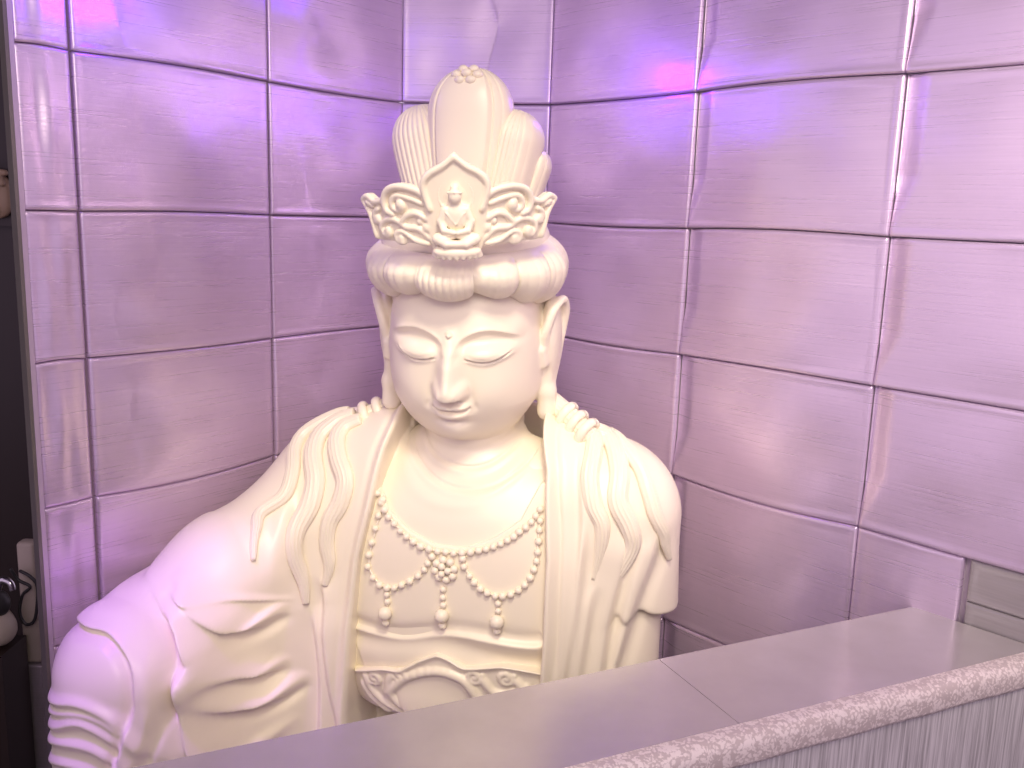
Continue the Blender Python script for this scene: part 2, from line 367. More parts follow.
ROSETTE = [(0.0083, 0.8909)]
FOLD = [(-0.2526, 0.7002), (-0.2137, 0.7149), (-0.0941, 0.7182), (0.0330, 0.7497), (0.1918, 0.7400), (0.2303, 0.7466)]
SASH_TOP = [(-0.2238, 0.6040), (-0.1430, 0.6331), (-0.0963, 0.6400), (-0.0513, 0.6723), (-0.0083, 0.6950), (0.0240, 0.6882), (0.0582, 0.6741), (0.1378, 0.6891), (0.1990, 0.6825), (0.2358, 0.6738)]
CURLS = [(-0.1653, 0.5961), (-0.0972, 0.6263), (0.0737, 0.6587), (0.1464, 0.6624)]
MEDAL = [(-0.1124, 0.5926), (-0.0772, 0.6259), (-0.0092, 0.6523), (0.0463, 0.6443), (0.0728, 0.6199)]
SWAG = [(-0.1584, 0.5866), (-0.1237, 0.5472), (-0.0860, 0.5403)]

LOCK_D = [(.268, 1.185)]+LOCK_D; LOCK_E = [(.275, 1.185), (.312, 1.172)]+LOCK_E; LOCK_F = [(.288, 1.183), (.345, 1.160), (.393, 1.120), (.418, 1.072), (.432, 1.035), (.450, .995), (.456, .965), (.465, .925)]
def xz(pts): return np.array(sorted([(z, x) for x, z in pts]))
LL, LR = xz(LAP_L), xz(LAP_R)
def lap_l(Z): return np.interp(Z, LL[:, 0], LL[:, 1]).astype(f32)
def lap_r(Z): return np.interp(Z, LR[:, 0], LR[:, 1]).astype(f32)
def step(U, W, pts, A, w_, side=1, back=.35, n=5):
    d, s, al = line_dist(U, W, smooth_path(pts, n)); s = s*side; e = endfade(al, .18)
    q = s*d
    return A*e*(np.exp(-np.maximum(q, 0)/w_)*sstep(-.004, .010, q)-back*gauss(q+.008, .009+w_*.15))
def ridge(U, W, pts, A, w_, e=.12):
    d, s, al = line_dist(U, W, smooth_path(pts, 5)); return A*gauss(d, w_)*endfade(al, e)
def robe_relief(U, W):
    h = np.zeros(np.broadcast(U, W).shape, f32)
    for u_, A, w_ in ((U1, .017, .011), (U2, .020, .013), (U3, .021, .014)):
        h += ridge(U, W, u_, A, w_, .20)-ridge(U, W, [(x+.004, z-.028) for x, z in u_], A*.5, .014, .20)
    h += ridge(U, W, HEM_SEAM, .006, .0045, .3)
    h += step(U, W, LONG+[(-.385, .45), (-.37, .38)], .012, .035, 1, .5)
    c_ = CUFF[2:]+[(-.478, .60), (-.52, .53)]
    d, sd_, al = line_dist(U, W, smooth_path([(-.70, .815), (-.655, .838)]+c_, 5))
    h += .010*(1-sstep(.010, .020, d))*sstep(0, .12, al)-.006*gauss(d-.025, .008)*sstep(0, .08, al)
    for q_, A, w_ in (([(-.74, .665)]+S1+[(-.44, .57)], .012, .010), ([(-.74, .605)]+S2+[(-.46, .54)], .012, .010), ([(-.74, .635), (-.64, .670), (-.56, .690), (-.50, .662), (-.465, .60)], .008, .007),
                      ([(-.74, .57), (-.631, .615), (-.549, .625), (-.499, .592), (-.47, .54)], .011, .010), ([(-.74, .52), (-.64, .57), (-.56, .58), (-.50, .545), (-.48, .49)], .009, .009)):
        h += ridge(U, W, q_, A, w_, .22)
    h += ridge(U, W, [(-.43, .66), (-.41, .583), (-.384, .515), (-.351, .50), (-.32, .52)], .015, .015, .35)
    h += ridge(U, W, [(-.481, .835), (-.455, .754), (-.445, .65), (-.42, .55), (-.40, .45)], .007, .010, .3)
    dn = lambda L: L+[(L[-1][0]+(L[-1][0]-L[-2][0])*1.0, L[-1][1]-.14), (L[-1][0]+(L[-1][0]-L[-2][0])*1.6, .38)]
    h += step(U, W, dn(V1), .014, .06, 1)+step(U, W, dn(V2), .012, .03, 1)+ridge(U, W, V3, .006, .016, .3)
    h += ridge(U, W, [(-.345, 1.10), (-.345, 1.0), (-.33, .88), (-.315, .76)], -.005, .014, .3)
    h += step(U, W, dn(R1), .010, .035, -1, .5)+step(U, W, dn(R2), .007, .02, -1, .5)+step(U, W, dn([(.395, 1.0)]+R3), .012, .05, -1, .5)+step(U, W, dn([(.452, 1.0)]+R4), .012, .05, -1, .5)
    h += step(U, W, dn(RB1), .009, .03, 1)+ridge(U, W, RB0, -.003, .004)
    h += ridge(U, W, [(.42, .98), (.40, .88), (.385, .78), (.37, .60), (.36, .40)], .007, .016, .25)
    # piping along both edges of the opening
    for c, sg in ((lap_l(W), -1), (lap_r(W), 1)):
        q = (U-c)*sg
        h += .006*gauss(q-.008, .007)-.003*gauss(q-.026, .007)
    return h
def inner_base(X, Y, Z): return torso_base(X, Y, Z)+.020
NL = xz([]) if False else None
def neckline(U):
    p = np.array(sorted(NECKLINE)); z = np.interp(U, p[:, 0], p[:, 1]); return z.astype(f32)
def inner_relief(U, W):
    h = np.zeros(np.broadcast(U, W).shape, f32)
    h += step(U, W, FOLD, .012, .05, -1, .5)+ridge(U, W, FOLD, .004, .012)
    h += -.012*gauss(W-(.69+.03*gauss(U, .12)), .028)
    return h
def sash_relief(U, W):
    h = np.zeros(np.broadcast(U, W).shape, f32)
    h += ridge(U, W, SASH_TOP, .010, .009, .01)
    return h
# --- ENDSDF

S_POS = (-.097, 2.02, 0); S_ROT = R(-15)
statue = empty('bodhisattva_statue', S_POS, S_ROT)
tag(statue, 'large glossy white bodhisattva statue with tall crown, lowered eyes and beaded necklace', 'statue')
def surf(x, z, fn, y0=-.9, off=0.):
    """first point of a field met from the front"""
    y = y0
    for _ in range(260):
        f = float(np.asarray(fn(np.array([x]), np.array([y]), np.array([z]))).ravel()[0])-off
        if f < .0004: break
        y += max(f*.6, .0006)
        if y > .2: return surf(x, z-.006, fn, y0, off) if z > .5 else np.array([x, 0, z])
    return np.array([x, y, z])
def nrm(p, fn, e=.004):
    g = np.array([float(np.asarray(fn(*[np.array([q]) for q in p+d])).ravel()[0])-float(np.asarray(fn(*[np.array([q]) for q in p-d])).ravel()[0]) for d in np.eye(3)*e])
    return g/(np.linalg.norm(g)+1e-9)

# ---- body: head, ears, throat and chest as one surface
v = Vol((-.30, -.26, .50), (.30, .28, 1.62), .0028)
v.put(body_field, k=.0001)
cut = v.sub((-.25, -.3, 1.05), (.25, .0, 1.6))
X_, Y_, Z_ = v.X[cut[0]], v.Y[:, cut[1]], v.Z[:, :, cut[2]]
u, vv, w_ = head_frame(X_, Y_, Z_)
wgt = sstep(.03, .07, vv)*sstep(-.21, -.185, w_)
ug = np.arange(-.2, .2, .0012, dtype=f32); wg = np.arange(-.24, .26, .0012, dtype=f32)
FR = face_relief(ug[:, None], wg[None, :])
iu = np.clip((u-ug[0])/.0012, 0, len(ug)-2.001); iw = np.clip((w_-wg[0])/.0012, 0, len(wg)-2.001)
iu, iw = np.broadcast_arrays(iu, iw); a0 = iu.astype(np.int32); b0 = iw.astype(np.int32); fa = iu-a0; fb = iw-b0
H = (FR[a0, b0]*(1-fa)+FR[a0+1, b0]*fa)*(1-fb)+(FR[a0, b0+1]*(1-fa)+FR[a0+1, b0+1]*fa)*fb
v.F[cut] -= (H*wgt).astype(f32)
for ln in ([(-.135, 1.150), (-.10, 1.105), (-.04, 1.068), (.03, 1.055), (.10, 1.072), (.165, 1.125)], [(-.11, 1.165), (-.07, 1.125), (-.02, 1.105), (.03, 1.098), (.08, 1.112), (.13, 1.155)]):
    g_ = ridge(v.X[:, 0, :], v.Z[0, 0, :][None, :], ln, .0035, .0045, .1)-ridge(v.X[:, 0, :], v.Z[0, 0, :][None, :], [(a, b-.010) for a, b in ln], .002, .008, .1)
    v.F += (g_[:, None, :]*sstep(.05, 0, v.Y)).astype(f32)
hw = lambda P: [head_world(*p) for p in P]
for sx in (-1, 1):
    E_ = lambda P: hw([(sx*a+(0 if sx > 0 else -.006), b, c) for a, b, c in P])
    v.tube(E_([(.172, .010, -.02), (.176, .010, -.075), (.176, .014, -.122)]), [.013, .019, .022], .012)
    v.tube(smooth_path(E_([(.168, .035, .035), (.176, .040, .075), (.192, .022, .118), (.206, -.012, .130), (.210, -.035, .100), (.203, -.040, .055), (.194, -.028, .005), (.186, -.008, -.04), (.183, .008, -.08)]), 4), .0078, .006)
    v.tube(smooth_path(E_([(.184, -.01, .085), (.190, -.02, .055), (.184, -.006, .02), (.176, .008, -.02)]), 4), .0065, .008)
    v.put(lambda X, Y, Z: (lambda q: ell(q[0]*sx-.05*(q[1]*-1)-.182, q[1]+.008, q[2]-.045, (0, 0, 0), (.021, .046, .098)))(head_frame(X, Y, Z)), (-.26, -.12, 1.2), (.26, .12, 1.52), .008)
    v.tube(E_([(.166, .045, .03), (.170, .040, .0)]), .009, .012)
P, Q, n_ = v.mesh(); body = mesh_obj('body', P, Q, M_ST, statue, normals=n_); del v

# ---- robe
v = Vol((-.82, -.70, .36), (.60, .36, 1.24), .0042)
v.put(robe_base, k=.0001)
xs, zs = v.X[:, 0, 0], v.Z[0, 0, :]
H = robe_relief(xs[:, None], zs[None, :])[:, None, :]
v.F -= (H*sstep(.10, .02, v.Y)).astype(f32)
# the opening down the front
op = np.maximum(np.maximum(lap_l(v.Z)-v.X, v.X-lap_r(v.Z)), v.Y-.03)
tb = torso_base(v.X, v.Y, v.Z)
v.F = smax(v.F, -np.maximum(op, -(tb+.045)), .006).astype(f32)
v.F = smax(v.F, -(np.sqrt((v.X-.012)**2/1.3+(v.Y-.03)**2)-.135+np.clip(1.10-v.Z, 0, 1)*3), .01).astype(f32)
# the sleeve stays clear of the wall beside it
a_ = R(37.6); wn = np.array([-math.cos(a_), math.sin(a_)]); c_, s_ = math.cos(R(15)), math.sin(R(15))
wl = (wn[0]*c_-wn[1]*s_, wn[0]*s_+wn[1]*c_)
v.F = smax(v.F, v.X*wl[0]+v.Y*wl[1]-(1.838-wn[0]*S_POS[0]-wn[1]*S_POS[1])+0*v.Z, .02).astype(f32)
P, Q, n_ = v.mesh(); robe = mesh_obj('robe', P, Q, M_ST, statue, normals=n_); del v, tb, op

# ---- undergarment across the chest
v = Vol((-.27, -.26, .50), (.27, .10, 1.14), .003)
f = inner_base(v.X, v.Y, v.Z)-inner_relief(v.X[:, 0, :], v.Z[0, 0, :][None, :])[:, None, :]
nl = neckline(v.X)
f = smax(f, v.Z-nl, .005)
f = np.maximum(f, -(torso_base(v.X, v.Y, v.Z)+.036))
f = np.maximum(f, v.Y-.0)
v.F = f.astype(f32); P, Q, n_ = v.mesh(); inner = mesh_obj('undergarment', P, Q, M_ST, statue, normals=n_); del v

# ---- sash with scrolls and an oval boss
v = Vol((-.27, -.27, .50), (.27, .02, .74), .0028)
st = np.array(sorted(SASH_TOP)); top = np.interp(v.X, st[:, 0], st[:, 1]).astype(f32)
f = torso_base(v.X, v.Y, v.Z)+.012-sash_relief(v.X[:, 0, :], v.Z[0, 0, :][None, :])[:, None, :]
f = smax(f, v.Z-top, .006); f = np.maximum(f, -(torso_base(v.X, v.Y, v.Z)+.03))
v.F = f.astype(f32)
tb18 = lambda X, Y, Z: torso_base(X, Y, Z)+.012
def on(pts, off=.0, fn=tb18): return [surf(a, b, fn, off=off) for a, b in pts]
def spiral(cx, cz, r0, turns, a0, sgn, r1=.004, n=14):
    return [(cx+(r0+(r1-r0)*i/n)*math.cos(a0+sgn*turns*2*PI*i/n), cz+(r0+(r1-r0)*i/n)*math.sin(a0+sgn*turns*2*PI*i/n)) for i in range(n+1)]
v.tube(on(smooth_path([(-.135, .570)]+MEDAL+[(.090, .585)], 4)), .008, .008)
v.put(lambda X, Y, Z: ell(X, Y, Z, (-.02, surf(-.02, .58, tb18)[1]+.004, .565), (.085, .012, .062)), k=.006)
for cx, cz, sg, a0 in ((-.165, .600, 1, PI), (-.097, .628, 1, PI), (.078, .655, -1, .3), (.147, .660, -1, .3)):
    v.tube(on(spiral(cx, cz, .019, 1.3, a0, sg)), .0055, .004)
for a in ([(-.190, .60), (-.176, .565), (-.145, .535), (-.10, .520)], [(-.200, .575), (-.18, .54), (-.14, .512)], [(-.120, .62), (-.128, .59), (-.12, .56), (-.10, .54)],
          [(.098, .648), (.118, .622), (.150, .618), (.19, .64)], [(.17, .652), (.19, .63), (.22, .625)], [(.06, .64), (.085, .60), (.13, .585), (.18, .60)]):
    v.tube(on(smooth_path(a, 4)), .0065, .008)
P, Q, n_ = v.mesh(); sash = mesh_obj('sash', P, Q, M_ST, statue, normals=n_); del v

# ---- necklace of single beads
def sphere_mesh(name, r=1., seg=16, ring=10):
    bm = bmesh.new(); bmesh.ops.create_uvsphere(bm, u_segments=seg, v_segments=ring, radius=r)
    for f in bm.faces: f.smooth = True
    me = bpy.data.meshes.new(name); bm.to_mesh(me); bm.free(); me.materials.append(M_ST); return me
bead_me = sphere_mesh('bead')
cord_pts = []
v = Vol((-.21, -.26, .72), (.23, .0, 1.06), .0026)
fin = lambda X, Y, Z: inner_base(X, Y, Z)
necklace = None
chains = [BEADS_MAIN, BEADS_LEFT, BEADS_RIGHT, PEND_L, PEND_M, PEND_R]
for c in chains: v.tube(on([(max(x, float(lap_l(z))+.019), z) for x, z in c], .002, fin), .0028, .002)
P, Q, n_ = v.mesh(); necklace = mesh_obj('necklace', P, Q, M_ST, statue, normals=n_); del v
beads = []
def bead(x, z, r, lift=.6, sq=(1, 1, 1)):
    p = surf(x, z, fin); n = nrm(p, fin); p = p+n*r*lift
    o = bpy.data.objects.new('bead', bead_me); COL.objects.link(o); o.parent = necklace; o.location = p; o.scale = (r*sq[0], r*sq[1], r*sq[2]); beads.append(o)
for i, (x, z) in enumerate(BEADS_MAIN): bead(x, z, .0082+.0006*math.sin(i))
for c in (BEADS_LEFT, BEADS_RIGHT):
    for i, (x, z) in enumerate(c): bead(max(x, float(lap_l(z))+.019), z, .0080+.0005*math.cos(i*1.7))
for c in (PEND_L, PEND_M, PEND_R):
    for i, (x, z) in enumerate(c):
        big = i == len(c)-2
        bead(x, z, .0155 if big else (.0085 if i == len(c)-1 else .0075))
cx, cz = ROSETTE[0]; cx -= .002
for k in range(8): a = k*PI/4+.2; bead(cx+.0215*math.cos(a), cz+.0215*math.sin(a), .0092)
for k in range(3): a = k*2.1; bead(cx+.009*math.cos(a), cz+.009*math.sin(a), .0078, 1.6)

# ---- hair locks lying over the shoulders
def sweep(name, path, normals, width, height, parent, ridges=5, depth=.16, seg=44, rope=False, mat=None):
    P = np.array(path); n = len(P); T = np.gradient(P, axis=0); T /= np.linalg.norm(T, axis=1, keepdims=True)+1e-9
    V = []; F = []
    for i in range(n):
        nn = normals[i]-T[i]*(normals[i]@T[i]); nn /= np.linalg.norm(nn)+1e-9; b = np.cross(T[i], nn)
        for j in range(seg):
            a = 2*PI*j/seg; x = math.cos(a); y = math.sin(a)
            g = 1+depth*(abs(math.cos(ridges*.5*PI*(x*.5+.5)*2))**.7-.6)*(y > -.2)
            V.append(P[i]+b*x*width[i]*(1+(g-1)*.3)+nn*y*height[i]*g)
    for i in range(n-1):
        for j in range(seg): F.append((i*seg+j, i*seg+(j+1) % seg, (i+1)*seg+(j+1) % seg, (i+1)*seg+j))
    V.append(P[0]); V.append(P[-1]); a, b = len(V)-2, len(V)-1
    for j in range(seg): F.append((a, (j+1) % seg, j)); F.append((b, (n-1)*seg+j, (n-1)*seg+(j+1) % seg))
    return mesh_obj(name, V, F, mat or M_ST, parent)
fr = lambda X, Y, Z: robe_base(X, Y, Z)
for pts, W0 in ((LOCK_A, .016), (LOCK_B, .021), (LOCK_C, .0195), (LOCK_D, .018), (LOCK_E, .020), (LOCK_F, .016)):
    q = smooth_path(pts, 7); n = len(q); t = np.linspace(0, 1, n)
    p = [surf(a, b, fr) for a, b in q]; nr = [nrm(a, fr) for a in p]
    wd = W0*np.interp(t, [0, .15, .55, .85, 1], [.78, 1.05, 1.08, .78, .34]); hh = np.interp(t, [0, .2, .7, 1], [.012, .016, .014, .006])
    sweep('hair_lock', [a+b*.004 for a, b in zip(p, nr)], nr, wd, hh, statue, ridges=5, depth=.30)
# ---- the bound tails: a bundle of hair from behind each ear to a wrapped knot on the shoulder
for sx, k0, k1 in ((-1, (-.130, .075, 1.225), (-.262, .0, 1.165)), (1, (.155, .075, 1.245), (.285, -.01, 1.175))):
    a = np.array(k0); b = np.array(k1); t_ = np.linspace(0, 1, 14)[:, None]; pth = a+(b-a)*t_; pth[:, 2] += .004*np.sin(t_[:, 0]*PI)
    sweep('hair_tail', pth, [np.array((0, -.55, .83))]*14, [.022]*14, [.019]*14, statue, 6, .25)
    kn = empty('hair_tie', (0, 0, 0), 0, statue)
    for i, f_ in enumerate((.50, .70, .90)):
        c = a+(b-a)*f_; ax = (b-a)/np.linalg.norm(b-a); nn = np.cross(ax, (0, 1, 0)); nn /= np.linalg.norm(nn); m = np.cross(ax, nn)
        ph = np.linspace(0, 2*PI, 25)
        rr = .026+.002*i
        ring = [c+nn*math.cos(q)*rr+m*math.sin(q)*rr*.95+ax*.006*math.sin(q) for q in ph]
        sweep('wrap', ring, [(r_-c) for r_ in ring], [.0105]*25, [.008]*25, kn, 1, 0, 14)

# ---- front hair: scalloped rolls round the forehead
NT, NS = 1100, 64
bnd = [-180, -150, -120, -92, -68, -43, -16, 16, 43, 68, 92, 120, 150, 180]
V = np.zeros((NT, NS, 3)); th = np.linspace(-PI, PI, NT, endpoint=False)
for i, t in enumerate(th):
    dg = math.degrees(t); k = max(j for j in range(len(bnd)-1) if bnd[j] <= dg+1e-6); a, b = bnd[k], bnd[k+1]; q = (dg-a)/(b-a)
    lob = math.sin(PI*q)**.55
    cen = (k == 6)
    # outer lobes tuck under the one nearer the front
    if not cen and abs(dg) < 150: q2 = q if dg > 0 else 1-q; lob = (min(1, .35+q2*1.4) if q2 < .6 else math.sin(PI*(.5+(q2-.6)/.8))**.55)
    side = abs(math.sin(t)); frt = math.cos(t)
    zb_ = (.190 if cen else .199-.052*side**3)-(0 if frt > 0 else .09*-frt); wc = (.264+zb_)/2
    hw_ = (.264-zb_)/2
    fine = abs(math.sin(math.radians(dg)*(50 if cen else 30)))
    for j in range(NS):
        ps = -2.5+(4.0)*j/(NS-1)
        bulge = max(0, math.cos(ps*.8))
        rb_ = .150; th_ = .048+(.010 if cen else 0)+.016*lob*bulge
        lines = (.0030 if cen else .0014)*fine*bulge
        r = rb_+(th_+lines)*math.cos(ps); ww = wc+hw_*math.sin(ps)-(.018*lob*max(0, -math.sin(ps)))
        V[i, j] = head_world(r*1.01*math.sin(t)+.002, r*math.cos(t)*1.01, ww)
idx = np.arange(NT*NS).reshape(NT, NS); nx = np.roll(idx, -1, 0)
F = np.stack([idx[:, :-1], nx[:, :-1], nx[:, 1:], idx[:, 1:]], -1).reshape(-1, 4)
hair = mesh_obj('front_hair', V.reshape(-1, 3), F, M_ST, statue)
v = Vol((-.24, -.24, 1.40), (.24, .24, 1.74), .006)
v.put(lambda X, Y, Z: (lambda q: ell(q[0], q[1], q[2], (-.004, -.02, .245), (.178, .165, .085), 2.3))(head_frame(X, Y, Z)), k=.001)
v.put(lambda X, Y, Z: (lambda q: ell(q[0], q[1], q[2], (-.004, -.065, .12), (.185, .135, .17), 2.3))(head_frame(X, Y, Z)), k=.02)
P, Q, n_ = v.mesh(); mesh_obj('hair_crown_cap', P, Q, M_ST, hair, normals=n_)

# ---- topknot: tall loops of combed hair, a flower on the front one
topknot = empty('topknot', (0, 0, 1.62), 0, statue)
def loop(base, top, wx, wy, nr_, amp, lean=0, band=False, p=2.4, taper=.55):
    a = np.array(base, float); b = np.array(top, float); ax = b-a; L = np.linalg.norm(ax); ax /= L
    fx = np.array((1., 0, 0)); fx -= ax*(fx@ax); fx /= np.linalg.norm(fx)
    if lean: fy0 = np.cross(ax, fx); fx = fx*math.cos(lean)+fy0*math.sin(lean)
    fy = np.cross(ax, fx)
    n, m = 90, 300; V = []
    for i in range(n+1):
        t = i/n
        # width along the loop: narrow at the foot, full near the top, round cap
        cap = math.sqrt(max(0, 1-max(0, (t-(1-wx*1.05/L))/(wx*1.05/L))**2))
        wd = (taper+(1-taper)*sstep(0, .75, t))*cap
        for j in range(m):
            q = 2*PI*j/m; cx_, sy_ = math.cos(q), math.sin(q)
            c = abs(cx_)**(2/p)*math.copysign(1, cx_); s_ = abs(sy_)**(2/p)*math.copysign(1, sy_)
            if band:
                e = abs(c); g = .006*sstep(.66, .60, e)-.004*gauss(e-.68, .03)-.003*gauss(e-.86, .03)
            else: g = amp*(abs(math.cos(nr_*c*PI*.5))**.8-.5)
            g *= min(1, cap*1.3)
            V.append(a+ax*L*t+fx*(wx*wd*c)+fy*(wy*(wd*.6+.4*cap)*s_+g*math.copysign(1, s_)*min(1, abs(s_)*2)))
    idx = np.arange((n+1)*m).reshape(n+1, m); nx = np.roll(idx, -1, 1)
    F = np.stack([idx[:-1], nx[:-1], nx[1:], idx[1:]], -1).reshape(-1, 4)
    return mesh_obj('hair_loop', np.array(V)-np.array((0, 0, 1.62)), F, M_ST, topknot)
loop((-.006, -.035, 1.54), (.010, -.045, 1.940), .090, .066, 1, 0, band=True, taper=.60)
loop((-.050, -.02, 1.56), (-.118, -.015, 1.868), .072, .066, 12, .0035, taper=.75)
loop((.040, -.02, 1.56), (.104, -.015, 1.858), .062, .066, 12, .0035, lean=-.25, taper=.75)
loop((-.070, .02, 1.58), (-.150, .03, 1.800), .045, .045, 6, .003, taper=.8)
loop((.070, .02, 1.58), (.138, .02, 1.785), .040, .045, 6, .003, taper=.8)
loop((0, .05, 1.56), (0, .06, 1.90), .085, .05, 9, .003, taper=.7)
fl = empty('hair_flower', (0, 0, 0), 0, topknot)
fc = np.array((.010, -.088, .298)); fn = np.array((0, -.75, .66))
fx = np.array((1., 0, 0)); fy = np.cross(fn, fx)
for k in range(7):
    a = 2*PI*k/6
    o = bpy.data.objects.new('petal', bead_me); COL.objects.link(o); o.parent = fl
    r = 0 if k == 6 else .018
    o.location = fc+fx*r*math.cos(a)*1.25+fy*r*math.sin(a)+fn*(.004 if k == 6 else 0); o.scale = (.011, .009, .009)

# ---- tiara: scrolled plate bent round the hair, modelled flat (s along, w up, d out) and wrapped
TR = .208
def wrap(P, n_=None, lean=.10):
    s_, w2, d = P[:, 0]*.805+.034, P[:, 1]*.96+.285, P[:, 2]
    r = TR+d+np.clip(P[:, 1], 0, 1)*lean; a = s_/TR
    return head_world(r*np.sin(a)*1.02-.003, r*np.cos(a), w2)
v = Vol((-.25, -.03, -.02), (.25, .22, .055), .0019)
def mirror(L): return L+[(-a, b) for a, b in L[::-1]]
wing = [(.05, .018), (.105, .016), (.15, .016), (.205, .016), (.220, .055), (.236, .094), (.214, .106), (.190, .098), (.172, .104), (.150, .126), (.120, .136), (.085, .132), (.05, .10)]
def inside(U, W, poly):
    d, s, al = line_dist(U, W, poly+[poly[0]]); c = np.zeros(d.shape, bool)
    n = len(poly)
    for i in range(n):
        x0, y0 = poly[i]; x1, y1 = poly[(i+1) % n]
        if y0 == y1: continue
        cond = ((y0 > W) != (y1 > W)) & (U < (x1-x0)*(W-y0)/(y1-y0)+x0); c ^= cond
    return np.where(c, -d, d)
aU = np.abs(v.X[:, 0, :]); W2 = v.Y[0]
U2_, W2_ = np.broadcast_arrays(np.abs(v.X[:, :, 0]), v.Y[0, :, 0][None, :])
dw = inside(U2_, W2_, [tuple(p) for p in smooth_path(wing, 4)])
med = [(.0, .0), (.03, .0), (.052, .012), (.060, .05), (.064, .095), (.070, .125), (.066, .150), (.048, .168), (.022, .180), (.004, .197), (0, .199)]
dm = inside(U2_, W2_, [tuple(p) for p in smooth_path(med, 3)]+[(-.01, .199), (-.01, 0)])
zz = v.Z
F1 = smax(dw[:, :, None], np.abs(zz-.004)-.006, .004); F2 = smax(dm[:, :, None], np.abs(zz-.010)-.008, .004)
v.F = smin(F1, F2, .004).astype(f32)
def T(pts, r, d=.012, k=.004):
    for sg in (-1, 1): v.tube([(sg*a, b, d) for a, b in pts], r, k)
T(smooth_path([(.0, .192), (.022, .174), (.046, .160), (.061, .142), (.060, .118), (.052, .09)], 4), .0052, .018)
T(smooth_path([(.066, .118), (.085, .127), (.120, .130), (.148, .120), (.160, .100), (.156, .080), (.140, .074)], 4), .0062, .013)
T(smooth_path([(.070, .100), (.095, .108), (.125, .112), (.140, .100), (.138, .086), (.124, .082), (.114, .092), (.120, .100)], 4), .005, .012)
T(smooth_path([(.165, .098), (.190, .092), (.212, .100), (.232, .092)], 4), .0055, .012)
T(smooth_path([(.232, .090), (.214, .070), (.206, .045), (.200, .020)], 4), .0055, .012)
T(smooth_path([(.058, .030), (.080, .048), (.110, .050), (.135, .062), (.160, .060), (.178, .044), (.170, .028), (.156, .032), (.158, .042)], 4), .0055, .012)
T(smooth_path([(.064, .070), (.085, .080), (.105, .074), (.120, .060)], 4), .0055, .012)
T(smooth_path([(.062, .020), (.090, .024), (.120, .040), (.138, .034), (.136, .020), (.122, .018)], 4), .005, .012)
T(smooth_path([(.180, .080), (.196, .068), (.192, .052), (.180, .056)], 4), .005, .012)
T(smooth_path([(.20, .085), (.215, .088)], 4), .006, .012)
for a, b, r in ((.118, .094, .012), (.162, .036, .009), (.126, .026, .009), (.063, .052, .010), (.187, .060, .008), (.078, .064, .007)):
    for sg in (-1, 1): v.ball((sg*a, b, .012), (r, r, r*.8))
P, Q, n_ = v.mesh(); tiara = mesh_obj('tiara', wrap(P), Q, M_ST, statue); del v
# seated figure on a lotus in front of the tiara
v = Vol((-.06, -.02, .0), (.06, .17, .065), .0016)
ring = [(.034*math.cos(a), .118+.034*math.sin(a), .016) for a in np.linspace(0, 2*PI, 28)]
v.tube(ring, .0035, .002)
v.put(lambda X, Y, Z: ell(X, Y, Z, (0, .118, .016), (.032, .032, .005)), k=.003)
ring = [(.046*math.cos(a), .075+.050*math.sin(a), .014) for a in np.linspace(-.5, PI+.5, 28)]
v.tube(ring, .004, .002)
v.ball((0, .119, .030), (.0125, .0155, .013)); v.ball((0, .134, .028), (.008, .008, .009))
v.tube([(-.012, .127, .036), (0, .1285, .0405), (.012, .127, .036)], .0026, .002)
v.tube([(0, .105, .026), (0, .098, .026)], .007, .004)
v.put(lambda X, Y, Z: ell(X, Y, Z, (0, .078, .024), (.0235, .026, .014), 2.3), k=.006)
for sg in (-1, 1):
    v.tube([(sg*.020, .092, .026), (sg*.029, .070, .028), (sg*.022, .054, .036), (sg*.004, .051, .042)], [.0085, .0075, .0065, .005], .003)
    v.tube([(sg*.008, .044, .028), (sg*.036, .036, .032), (sg*.018, .029, .043), (-sg*.016, .028, .042)], [.011, .0105, .0085, .006], .003)
    v.tube([(sg*.017, .088, .035), (0, .066, .0375)], .0014, .002)
v.put(lambda X, Y, Z: ell(X, Y, Z, (0, .010, .026), (.048, .013, .024), 2.4), k=.003)
for k in range(11):
    a = (k-5)/5*1.35; v.tube([(math.sin(a)*.040, .018, .022+math.cos(a)*.018), (math.sin(a)*.047, .002, .022+math.cos(a)*.022)], [.0045, .0055], .0015)
P, Q, n_ = v.mesh(); P[:, 2] += .001; mesh_obj('seated_figure', wrap(P, lean=.08), Q, M_ST, tiara); del v

# ================================================================== the niche
M_PANEL = brushed_mat('brushed_silver_panel', (.68, .555, .71), .28, metal=.6, var=.05)
M_EDGE = brushed_mat('bright_folded_edge', (.86, .82, .86), .28, metal=.8)
M_GAP = plain_mat('dark_joint', (.26, .19, .23), .7); M_GAP2 = plain_mat('silver_joint', (.60, .50, .58), .5)
M_TOP = plain_mat('ledge_metal_sheet', (.60, .575, .54), .23, .45)
def vec(az): return Vector((math.sin(az), math.cos(az), 0))
dR, dL = vec(R(-43)), vec(R(37.6))
nR, nL = Vector((math.cos(R(-43)), -math.sin(R(-43)), 0)), Vector((-math.cos(R(37.6)), math.sin(R(37.6)), 0))   # pointing out of the niche
DR, DL = 1.8, 1.855
CR = nR*DR+dR*1.813; CL = nL*DL+dL*1.873
ROWS = [.415, .717, 1.022, 1.323, 1.624, 1.934, 2.24, 2.54]
def wall_slab(name, a, b, out, z0=0., z1=3.2, th=.08, gap=.016):
    a = a+out*gap; b = b+out*gap; c = b+out*th; d = a+out*th
    V = [(p.x, p.y, z) for z in (z0, z1) for p in (a, b, c, d)]
    F = [(0, 1, 2, 3), (4, 7, 6, 5), (0, 4, 5, 1), (1, 5, 6, 2), (2, 6, 7, 3), (3, 7, 4, 0)]
    return tag(mesh_obj(name, V, F, M_GAP, smooth=False), kind='structure')
